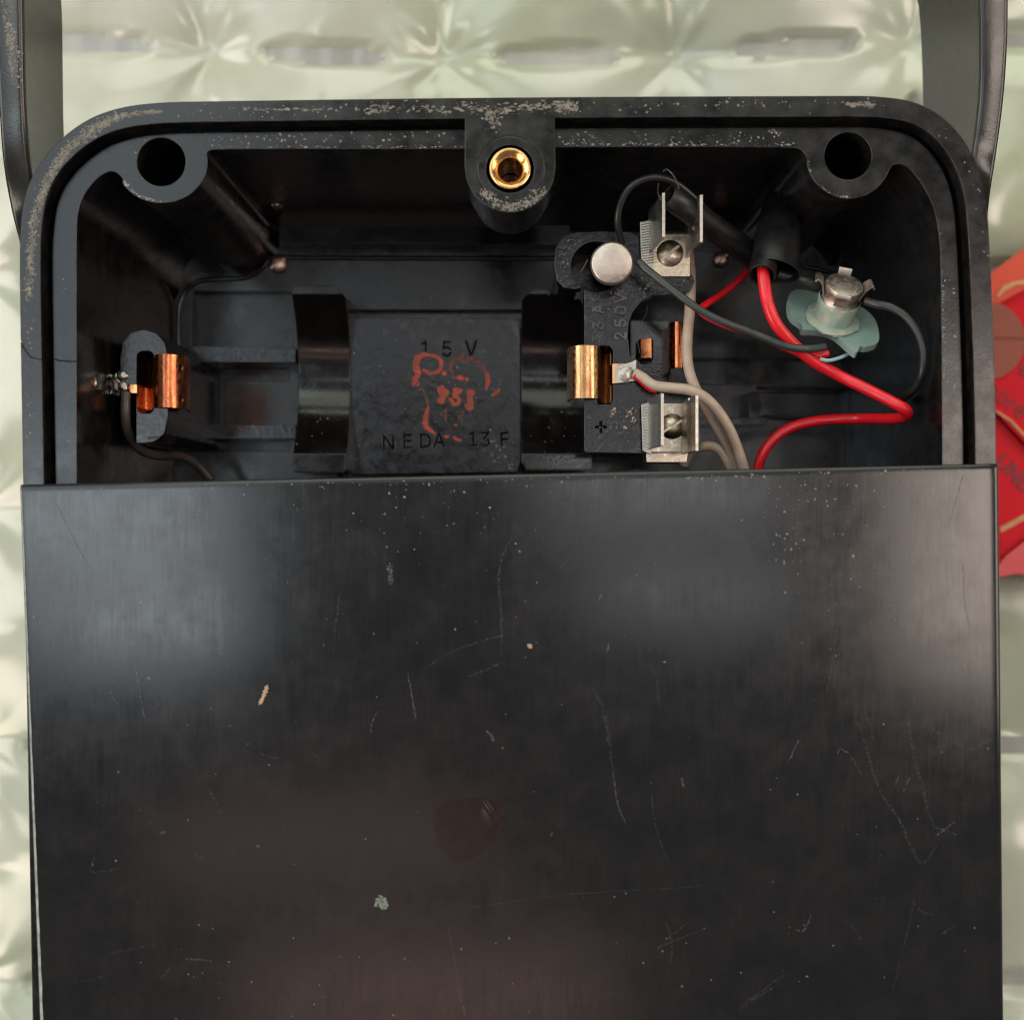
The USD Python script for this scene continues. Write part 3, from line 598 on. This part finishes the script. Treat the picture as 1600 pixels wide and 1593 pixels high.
wire('hair', [(1012, 478, -14.5), (1009, 492, -14), (999, 508, -14), (996, 530, -14), (1000, 552, -14)], 0.05, 'brown_wire')
wire('hair', [(907, 425, -13), (914, 414, -12), (918, 405, -11)], 0.05, 'tan_chip')
hd = flakes([([(2, 6), (10, 70), (16, 120)], 8, 500, 1, 6, 1), ([(18, 130), (12, 60)], 10, 160, 1, 4, 1)], lambda x, y: hz(y) + .02, .02, 21, within=PP([(-14, -40), (-10, 60), (-5, 150), (40, 150), (34, 60), (32, -40)], -9).buffer(-.6))
obj('chalky_wear', hd, 'dust', hn, smooth=False, kind='stuff')

# ------------------------------------------------------------------ spare fuse standing in the plate
fu = thing('glass_fuse', 'cylindrical fuse with dull nickel cap standing in the round hole of the terminal plate', 'fuse', P(958, 410, -20))
ax = P(956, 411, -8.0); b0 = P(953, 417, -26.0)
def lean(mesh, a, b):
    d = a - b; L = np.linalg.norm(d); T = trimesh.geometry.align_vectors([0, 0, 1], d/L); mesh = mesh.copy(); mesh.apply_transform(T); mesh.apply_translation(b); return mesh, L
r = 33.5*float(kz(-8))
capm, L = lean(lathe([(r, 11.0), (r, 17.2), (r*.97, 17.7), (r*.88, 18.0), (r*.5, 18.1), (0.0, 18.1)], 48), ax, b0)
obj('end_cap', capm, 'nickel', fu, smooth=50)
gl, _ = lean(lathe([(0.0, 0.0), (r*.9, 0.0), (r*.9, 11.0)], 40), ax, b0)
obj('barrel', gl, 'nickel', fu)

# ------------------------------------------------------------------ snap connector with its leads
sn = thing('battery_snap_connector', 'battery snap connector with grey green vinyl pad, metal snap and red and black leads', 'battery connector', P(1300, 500, -14))
def snapT(mesh):
    mesh = mesh.copy()
    R_ = trimesh.transformations.rotation_matrix
    mesh.apply_transform(R_(math.radians(-44), (1, 0, 0))); mesh.apply_transform(R_(math.radians(-9), (0, 0, 1))); mesh.apply_translation(P(1300, 500, -14)); return mesh
pad2 = np.array([(-72, 8), (-70, 45), (-55, 68), (-25, 72), (20, 60), (50, 50), (68, 25), (74, -10), (70, -48), (50, -62), (42, -62), (34, -80), (22, -66), (5, -42), (-12, -34), (-32, -36), (-50, -40), (-52, -26), (-66, -12)], float)
k14 = float(kz(-14))
pg = Polygon(spline(pad2*k14*np.array([0.97, 0.92]), 6, True)).buffer(0)
pm = tri(ext(pg, -1.1, 0.0).refine_to_length(0.8)); pv = pm.vertices.copy(); pv[:, 2] += 0.012*pv[:, 0]**2*0.6 - 0.01*pv[:, 1]*pv[:, 0]*0.3; pm.vertices = pv
pad = obj('pad', snapT(pm), 'teal_vinyl', sn, smooth=40)
wire('pad_tail', [(1281, 560.5, -11), (1295, 563, -11), (1312, 559, -11.5), (1330, 551, -12)], 0.28, 'teal_edge', sn)
base_r = 2.95
term = lathe([(3.9, 0.0), (4.1, .35), (3.6, .6), (base_r, .7), (base_r*.98, 2.0), (base_r*1.03, 3.6), (base_r*.98, 4.0)], 48)
v = term.vertices; v *= (1 + 0.12*(meshkit.fbm(v*1.3, 3, 4)[:, None] - .5)*2); term.vertices = v
tm = obj('snap_terminal', snapT(term), 'verdigris', sn, smooth=40)
col = lathe([(base_r*.93, 3.8), (base_r*.84, 4.3), (base_r*.82, 5.0), (base_r*.90, 5.5), (base_r*.94, 6.0), (base_r*.9, 6.5), (base_r*.6, 6.7), (0, 6.75)], 60)
ears = []
for a_ in (0.15, 3.05, 1.5, 4.6):
    ca, sa = math.cos(a_), math.sin(a_); big = 1.0 if a_ in (0.15, 3.05) else .55
    pr_ = spline(np.array([(base_r*.84, 4.4), (base_r*.95, 5.4), (base_r*(.98 + .10*big), 6.3), (base_r*(1.0 + .30*big), 6.9), (base_r*(1.0 + .42*big), 6.6)]), 5)
    ear = ext(LineString(pr_).buffer(.14, cap_style=1), -.95, .95).transform(np.array([[ca, 0, -sa, 0], [sa, 0, ca, 0], [0, 1, 0, 0]], float))
    ears.append(tri(ear))
obj('collar_ear', snapT(ears[0]), 'nickel', tm); obj('collar_ear', snapT(ears[1]), 'nickel', tm); obj('collar_ear', snapT(ears[2]), 'nickel', tm); obj('collar_ear', snapT(ears[3]), 'nickel', tm)
obj('collar', snapT(col), 'nickel', tm, smooth=40)
# red lead leaves the sleeve and doubles back under the cover
wire('red_lead', [(1192, 416, -9.5), (1194, 440, -9), (1200, 475, -9), (1214, 508, -9.5), (1238, 536, -10.5), (1268, 562, -11.5), (1310, 586, -12), (1355, 608, -10.5), (1398, 630, -8.5), (1416, 641, -8.5), (1415, 650, -10.5), (1395, 654, -14), (1340, 654, -20.5), (1280, 657, -21), (1235, 668, -21), (1205, 690, -21), (1187, 722, -21.5), (1178, 780, -23)], np.linspace(0.92, 0.78, 17*12 + 1), 'red_wire', sn)
wire('grey_lead', [(996, 408, -10), (1012, 422, -9.8), (1045, 448, -9.5), (1090, 482, -9.2), (1130, 503, -9.2), (1180, 522, -9.4), (1225, 540, -9.6), (1262, 545, -9.8), (1290, 542, -10.5)], 0.58, 'grey_wire', sn)
wire('black_lead', [(1352, 470, -9), (1370, 475, -8), (1392, 480, -7.2), (1416, 495, -6.6), (1434, 520, -6.2), (1443, 552, -6.2), (1441, 580, -6.8), (1432, 602, -8.5), (1412, 620, -12), (1390, 626, -18)], 0.62, 'black_wire', sn)
wire('black_lead', [(1215, 428, -12), (1240, 434, -12), (1262, 440, -12), (1280, 446, -13)], 0.62, 'grey_wire', sn)
wire('black_lead', [(972, 380, -12), (965, 345, -9.5), (972, 312, -8), (990, 288, -7), (1020, 277, -6.6), (1050, 283, -7), (1080, 305, -8.5), (1110, 335, -11)], 0.50, 'black_wire', sn)
# sleeves
q = spline(np.array([P(1043, 306, -5), P(1062, 318, -6), P(1110, 352, -11), P(1160, 388, -17), P(1190, 410, -22)]), 10)
s1 = obj('sleeve', hollow(q, np.linspace(1.72, 2.0, len(q)), .16), 'sleeve', sn, smooth=45, label='thin black sleeve with torn open end')
wire('torn_curl', [(1036, 268, -4.5), (1042, 265, -4.2), (1052, 274, -4), (1060, 292, -4.2), (1062, 312, -4.6), (1064, 324, -5)], 0.11, 'scuff', s1)
wire('torn_curl', [(1029, 286, -5.6), (1028, 300, -5.2), (1034, 313, -4.9), (1048, 316, -4.4)], 0.09, 'scuff', s1)
q = spline(np.array([P(1232, 280, -34), P(1226, 310, -26), P(1219, 350, -18), P(1214, 390, -12), P(1212, 424, -9.5)]), 10)
obj('sleeve', hollow(q, np.linspace(2.9, 3.7, len(q)), .2, flat=np.linspace(1.0, .62, len(q))), 'sleeve', sn, smooth=45, label='wide black sleeve gathering the leads')
q = spline(np.array([P(1200, 396, -12), P(1194, 412, -10), P(1191, 430, -8.6)]), 8)
obj('sleeve', hollow(q, np.linspace(1.95, 2.0, len(q)), .35), 'sleeve', sn, smooth=45, label='short black sleeve round the red lead')

# ------------------------------------------------------------------ sliding cover
CT = 1.9
def zc_(x, y): return CT + 0.05*(meshkit.fbm(np.stack([np.asarray(x)/34.0, np.asarray(y)/34.0, np.asarray(x)*0], -1), 2, 11) - .5)
def cover_mesh():
    A, B, C, Dd = P(30, 757, CT), P(1562, 724, CT), P(1570, 1593, CT), P(61, 1593, CT)
    e = np.array([0, .0006, .0015, .003, .006, .012, .02])
    u = np.concatenate([e, np.linspace(.03, .97, 60), 1 - e[::-1]])
    v = np.concatenate([[0, .0007, .0018, .004, .008], np.linspace(.014, 1.62, 90)])
    Uu, Vv = np.meshgrid(u, v)
    top = A[:2] + (B - A)[:2]*Uu[..., None]; bot = Dd[:2] + (C - Dd)[:2]*Uu[..., None]
    XY = top + (bot - top)*Vv[..., None]
    Z = zc_(XY[..., 0], XY[..., 1])
    wl = Uu*134; wr = (1 - Uu)*134; wf = Vv*75
    Z = Z - 0.3*np.clip(1 - wl/.22, 0, 1)**1.2 - 0.22*np.clip(1 - wr/2.6, 0, 1)**2 - 0.35*np.clip(1 - wr/.5, 0, 1)**1.6 - 0.3*np.clip(1 - wf/.5, 0, 1)**2
    n, m = Z.shape; Vt = np.concatenate([XY, Z[..., None]], -1).reshape(-1, 3)
    i = np.arange(n*m).reshape(n, m); a, b, c, d = i[:-1, :-1].ravel(), i[:-1, 1:].ravel(), i[1:, 1:].ravel(), i[1:, :-1].ravel()
    F = [*np.stack([a, c, b], 1), *np.stack([a, d, c], 1)]
    loop = np.concatenate([i[0, :], i[1:, -1], i[-1, -2::-1], i[-2:0:-1, 0]])
    low = Vt[loop].copy(); low[:, 2] = 0.06; k = len(Vt); Vt = np.vstack([Vt, low]); L_ = len(loop)
    for j in range(L_):
        q = (j+1) % L_; F += [(loop[j], loop[q], k+q), (loop[j], k+q, k+j)]
    c = len(Vt); Vt = np.vstack([Vt, [[0, -40, .06]]])
    F += [(k+j, k+(j+1) % L_, c) for j in range(L_)]
    t = trimesh.Trimesh(Vt, np.array(F), process=False)
    return t
cov = thing('sliding_cover', 'scratched flat black battery cover half slid across the open compartment', 'cover', (0, 0, 0))
cm = cover_mesh()
cpanel = obj('panel', cm, 'bakelite_cover', cov, smooth=40)

def ribbon(pts, w0, taper=True, seed=0):
    rg = np.random.default_rng(seed)
    q = spline(np.array(pts, float), 14)
    d = np.gradient(q, axis=0); nrm = np.stack([-d[:, 1], d[:, 0]], 1); nrm /= np.linalg.norm(nrm, axis=1, keepdims=True) + 1e-9
    t = np.linspace(0, 1, len(q)); w = w0*0.5*(1 + rg.normal(0, .28, len(q)))
    if taper: w = w*np.clip(np.minimum(t, 1-t)*6 + .15, 0, 1)
    q = q + nrm*rg.normal(0, .35, len(q))[:, None]
    L_, R_ = q + nrm*w[:, None], q - nrm*w[:, None]
    out = []
    for s in (L_, q, R_):
        p = P(s[:, 0], s[:, 1], CT); p[:, 2] = zc_(p[:, 0], p[:, 1]) + .004; out.append(p)
    out[1][:, 2] += .010
    n = len(q); V_ = np.vstack(out); F = []
    for i in range(n-1):
        for b in (0, n): F += [(b+i, b+n+i, b+n+i+1), (b+i, b+n+i+1, b+i+1)]
    return trimesh.Trimesh(V_, np.array(F), process=False)
strong = [([(84, 779), (110, 830), (149, 906)], 1.6), ([(331, 994), (345, 1022), (357, 1043)], 2.2), ([(609, 878), (610, 897), (611, 915)], 8), ([(637, 1049), (644, 1090), (650, 1124)], 2.4),
          ([(590, 1109), (581, 1130), (579, 1146)], 2.4), ([(957, 1199), (965, 1255), (979, 1289)], 2.4), ([(1461, 1306), (1475, 1296), (1490, 1284)], 2.6), ([(1460, 1292), (1475, 1296), (1499, 1305)], 1.6),
          ([(1268, 1427), (1260, 1447), (1253, 1454), (1242, 1451)], 1.9), ([(1399, 1226), (1404, 1212)], 2.4), ([(1416, 1226), (1422, 1214)], 2), ([(290, 1498), (312, 1498), (332, 1501)], 3),
          ([(1065, 1215), (1067, 1224), (1069, 1231)], 3.6), ([(1308, 1178), (1313, 1168), (1318, 1172), (1328, 1177)], 2), ([(1546, 1166), (1541, 1172)], 3), ([(1507, 734), (1494, 780), (1481, 827)], 1.2),
          ([(1504, 872), (1507, 934), (1517, 992)], 1.4), ([(1370, 851), (1366, 880), (1363, 913)], 1.4), ([(1390, 858), (1391, 906)], 1.2), ([(700, 1440), (724, 1585)], .7), ([(723, 1572), (727, 1586)], 4),
          ([(762, 1143), (769, 1150), (771, 1160)], 4.5), ([(937, 938), (940, 928)], 4), ([(951, 1004), (949, 1018)], 3.4), ([(171, 1075), (178, 1092), (186, 1101)], 1.1), ([(210, 1032), (219, 1085), (227, 1127)], 1.3),
          ([(1230, 1195), (1240, 1172), (1249, 1154)], 2.4), ([(864, 1300), (860, 1306)], 4), ([(400, 1320), (406, 1323)], 4), ([(250, 1301), (260, 1299)], 4.6)]
faint = [([(800, 839), (785, 869), (779, 906), (783, 962), (783, 1030)], 4), ([(532, 921), (528, 950), (522, 989)], 3.5), ([(732, 1056), (760, 1046), (785, 1034)], 4), ([(660, 1045), (720, 1012), (810, 985)], 2.5),
         ([(927, 1075), (944, 1112), (952, 1160), (957, 1199)], 5), ([(1313, 951), (1303, 1016), (1291, 1088)], 2.6), ([(1316, 990), (1308, 1040), (1299, 1085)], 2.2), ([(1334, 1119), (1349, 1150), (1371, 1226), (1407, 1284), (1423, 1322), (1440, 1348), (1456, 1332), (1467, 1312)], 3.6),
         ([(1416, 1112), (1425, 1164), (1438, 1219), (1459, 1293)], 4.2), ([(1438, 1119), (1473, 1150), (1518, 1169), (1538, 1160), (1559, 1150)], 3), ([(1350, 1110), (1360, 1135), (1366, 1160)], 2),
         ([(1328, 1177), (1338, 1195), (1350, 1214)], 3), ([(1428, 1401), (1426, 1418), (1412, 1480), (1394, 1549)], 2), ([(1428, 1411), (1442, 1425), (1461, 1429)], 3.6), ([(1321, 1434), (1338, 1456), (1350, 1472)], 2),
         ([(1218, 1526), (1190, 1548), (1163, 1566)], 4), ([(1214, 1538), (1185, 1556), (1150, 1580)], 2.5), ([(1226, 1520), (1205, 1545), (1180, 1556)], 2), ([(702, 1424), (864, 1399), (1062, 1386), (1110, 1380)], 1.3), ([(1017, 1232), (1025, 1292), (1047, 1352)], 2.6),
         ([(150, 1332), (142, 1360), (165, 1360), (189, 1356)], 2.6), ([(165, 1490), (205, 1482), (245, 1475)], 2), ([(112, 1535), (150, 1528), (175, 1521)], 2), ([(249, 1532), (262, 1515), (270, 1508)], 4), ([(325, 1230), (334, 1246), (340, 1258)], 4),
         ([(841, 1499), (839, 1524), (848, 1546), (858, 1556), (860, 1546), (856, 1520), (844, 1502)], 2.6), ([(1040, 1440), (1050, 1470), (1046, 1510)], 4), ([(1020, 1490), (1045, 1465), (1075, 1440)], 3), ([(1030, 1480), (1070, 1462), (1108, 1448)], 2), ([(1218, 738), (1205, 765), (1191, 793)], 2.4),
         ([(404, 1175), (420, 1182), (440, 1184)], 2), ([(486, 1175), (506, 1192)], 2), ([(104, 1075), (113, 1093)], 1.2), ([(49, 1129), (58, 1150)], 1.6), ([(895, 868), (880, 880), (876, 888)], 3), ([(1490, 1445), (1470, 1460), (1495, 1446)], 2), ([(300, 1330), (330, 1350)], 2),
         ([(1020, 1040), (1028, 1075), (1031, 1110)], 3), ([(445, 765), (470, 800), (475, 745)], 1.6), ([(1300, 880), (1298, 930)], 1.2), ([(1400, 955), (1403, 990)], 1.6)]
for n_, (p, w) in enumerate(strong): obj('scratch', ribbon(p, w*.9, seed=n_), 'scuff', cov, smooth=True)
for n_, (p, w) in enumerate(faint): obj('scuff_mark', ribbon(p, w, seed=100 + n_), 'scuff_faint', cov, smooth=True)
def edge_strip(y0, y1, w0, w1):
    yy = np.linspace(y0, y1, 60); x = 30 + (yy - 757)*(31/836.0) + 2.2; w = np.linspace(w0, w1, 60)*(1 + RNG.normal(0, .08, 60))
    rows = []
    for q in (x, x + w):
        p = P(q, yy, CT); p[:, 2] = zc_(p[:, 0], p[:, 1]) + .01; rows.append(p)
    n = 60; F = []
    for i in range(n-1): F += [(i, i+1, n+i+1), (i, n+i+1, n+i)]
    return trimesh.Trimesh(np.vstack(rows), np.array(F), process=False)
obj('edge_glint', edge_strip(765, 1690, 1.4, 4.6), 'edge_glint', cov, smooth=True, label='pale painted glint along the left edge')  # pale strip paints the glint of the left chamfer
obj('chip', ribbon([(418, 1069), (412, 1086), (405, 1101)], 6, seed=5), 'tan_chip', cov, smooth=True)
obj('chip', ribbon([(826, 1012), (830, 1006)], 7, seed=6), 'tan_chip', cov, smooth=True)
obj('dirt_spot', flakes([([(592, 1402), (600, 1416)], 4, 45, 2, 7, 1)], lambda x, y: CT + .02, .05, 12), 'pale_green_dirt', cov, smooth=False)
pits = flakes([([(60, 760), (560, 745)], 26, 45, 1, 3.2, 1), ([(560, 800), (800, 800)], 45, 60, 1, 4.2, 1), ([(1210, 760), (1350, 740)], 30, 50, 1, 3.6, 1), ([(1200, 800), (1240, 920)], 22, 40, 1, 4.5, 1),
               ([(60, 1000), (1540, 1000)], 130, 80, 1, 3.2, 1), ([(80, 1300), (1540, 1300)], 130, 80, 1, 3.2, 1), ([(90, 1520), (1540, 1520)], 60, 70, 1, 3.4, 1),
               ([(1060, 748), (1560, 728)], 3, 70, 1, 4, 1), ([(40, 762), (1000, 745)], 3, 90, 1, 3.6, 1), ([(1300, 850), (1540, 850)], 60, 36, 1, 3.4, 1)], lambda x, y: CT + .02, .05, 13, .5, within=PP([(36, 763), (1555, 729), (1562, 1700), (66, 1700)], CT))
keep = [f for f in range(0, len(pits.faces))]
obj('pit', pits, 'grit', cov, smooth=False, kind='stuff', label='bright specks and pits')
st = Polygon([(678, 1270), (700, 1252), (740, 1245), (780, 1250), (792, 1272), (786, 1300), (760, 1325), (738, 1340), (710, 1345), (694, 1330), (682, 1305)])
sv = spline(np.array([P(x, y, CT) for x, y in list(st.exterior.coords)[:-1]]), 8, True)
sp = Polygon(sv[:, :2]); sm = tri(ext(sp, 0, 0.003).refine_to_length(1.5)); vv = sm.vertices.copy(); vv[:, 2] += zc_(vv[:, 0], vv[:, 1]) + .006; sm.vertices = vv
obj('painted_reflection', sm, 'reflection_brown', cov, smooth=False, label='dark round reflection painted on the cover')  # dark patch paints an overhead reflection into the cover colour

# ------------------------------------------------------------------ torn red card under the right side of the meter
card = thing('red_card', 'torn red printed card lying beside the right edge of the meter', 'card', P(1600, 640, -78))
def flat(name, pts, z, th, mat, parent, warp=0.0, smooth=30, **kw):
    g = PP(pts, z)
    m = tri(ext(g, z - th, z).refine_to_length(3.0)); vv = m.vertices.copy()
    vv[:, 2] += warp*np.sin(vv[:, 0]*.09 + 1)*np.cos(vv[:, 1]*.07); m.vertices = vv
    return obj(name, m, mat, parent, smooth=smooth, **kw)
flat('flap', [(1500, 470), (1540, 432), (1600, 388), (1700, 345), (1800, 330), (1800, 400), (1700, 425), (1620, 442), (1560, 474)], -74.5, .4, 'orange_card', card, label='orange flap at the top')
flat('sheet', [(1480, 480), (1560, 462), (1620, 442), (1800, 410), (1820, 940), (1640, 905), (1585, 893), (1560, 878), (1480, 840)], -76, .5, 'red_card', card)
flat('panel', [(1500, 560), (1560, 560), (1600, 540), (1760, 620), (1800, 800), (1650, 735), (1600, 690), (1562, 650), (1500, 610)], -74.6, .4, 'pink_card' if False else 'red_card', card)
flat('panel', [(1540, 905), (1572, 868), (1640, 815), (1800, 780), (1800, 930), (1640, 905), (1590, 896)], -74.8, .4, 'pink_card', card, label='pinkish lower corner')
flat('torn_edge', [(1556, 640), (1580, 655), (1600, 676), (1640, 706), (1640, 710), (1598, 680), (1578, 659), (1556, 644)], -74.4, .12, 'torn_paper', card)
flat('torn_edge', [(1562, 824), (1600, 803), (1660, 775), (1660, 785), (1602, 812), (1564, 832)], -75.8, .15, 'torn_paper', card)
flat('torn_edge', [(1556, 462), (1568, 446), (1582, 440), (1600, 437), (1640, 428), (1640, 434), (1602, 444), (1588, 446), (1570, 455), (1560, 466)], -74.3, .12, 'torn_paper', card)
hole = [(1540 + 62*math.cos(a), 532 + 62*math.sin(a)) for a in np.linspace(-1.35, 1.75, 26)] + [(1490, 590), (1490, 478)]
flat('brown_patch', hole, -74.2, .3, 'brown_paper', card, label='brown round patch')
flat('brown_patch', [(1490, 478), (1548, 478), (1577, 485), (1598, 514), (1601, 528), (1490, 526)], -73.9, .25, 'brown_paper', card)
txt = [glyph(t, x, y, h, z, rot, .08, False, 1.0) for t, x, y, h, z, rot in (('rep', 1576, 574, 25, -74.55, -33), ('more', 1528, 606, 25, -74.55, -36))]
txt += [glyph('UNDER', 1552, 722, 23, -75.95, -46, .08, True), glyph('(', 1590, 846, 30, -75.95, -40, .08, True)]
obj('printed_lettering', cat_(txt), 'print_ink', card, smooth=False)
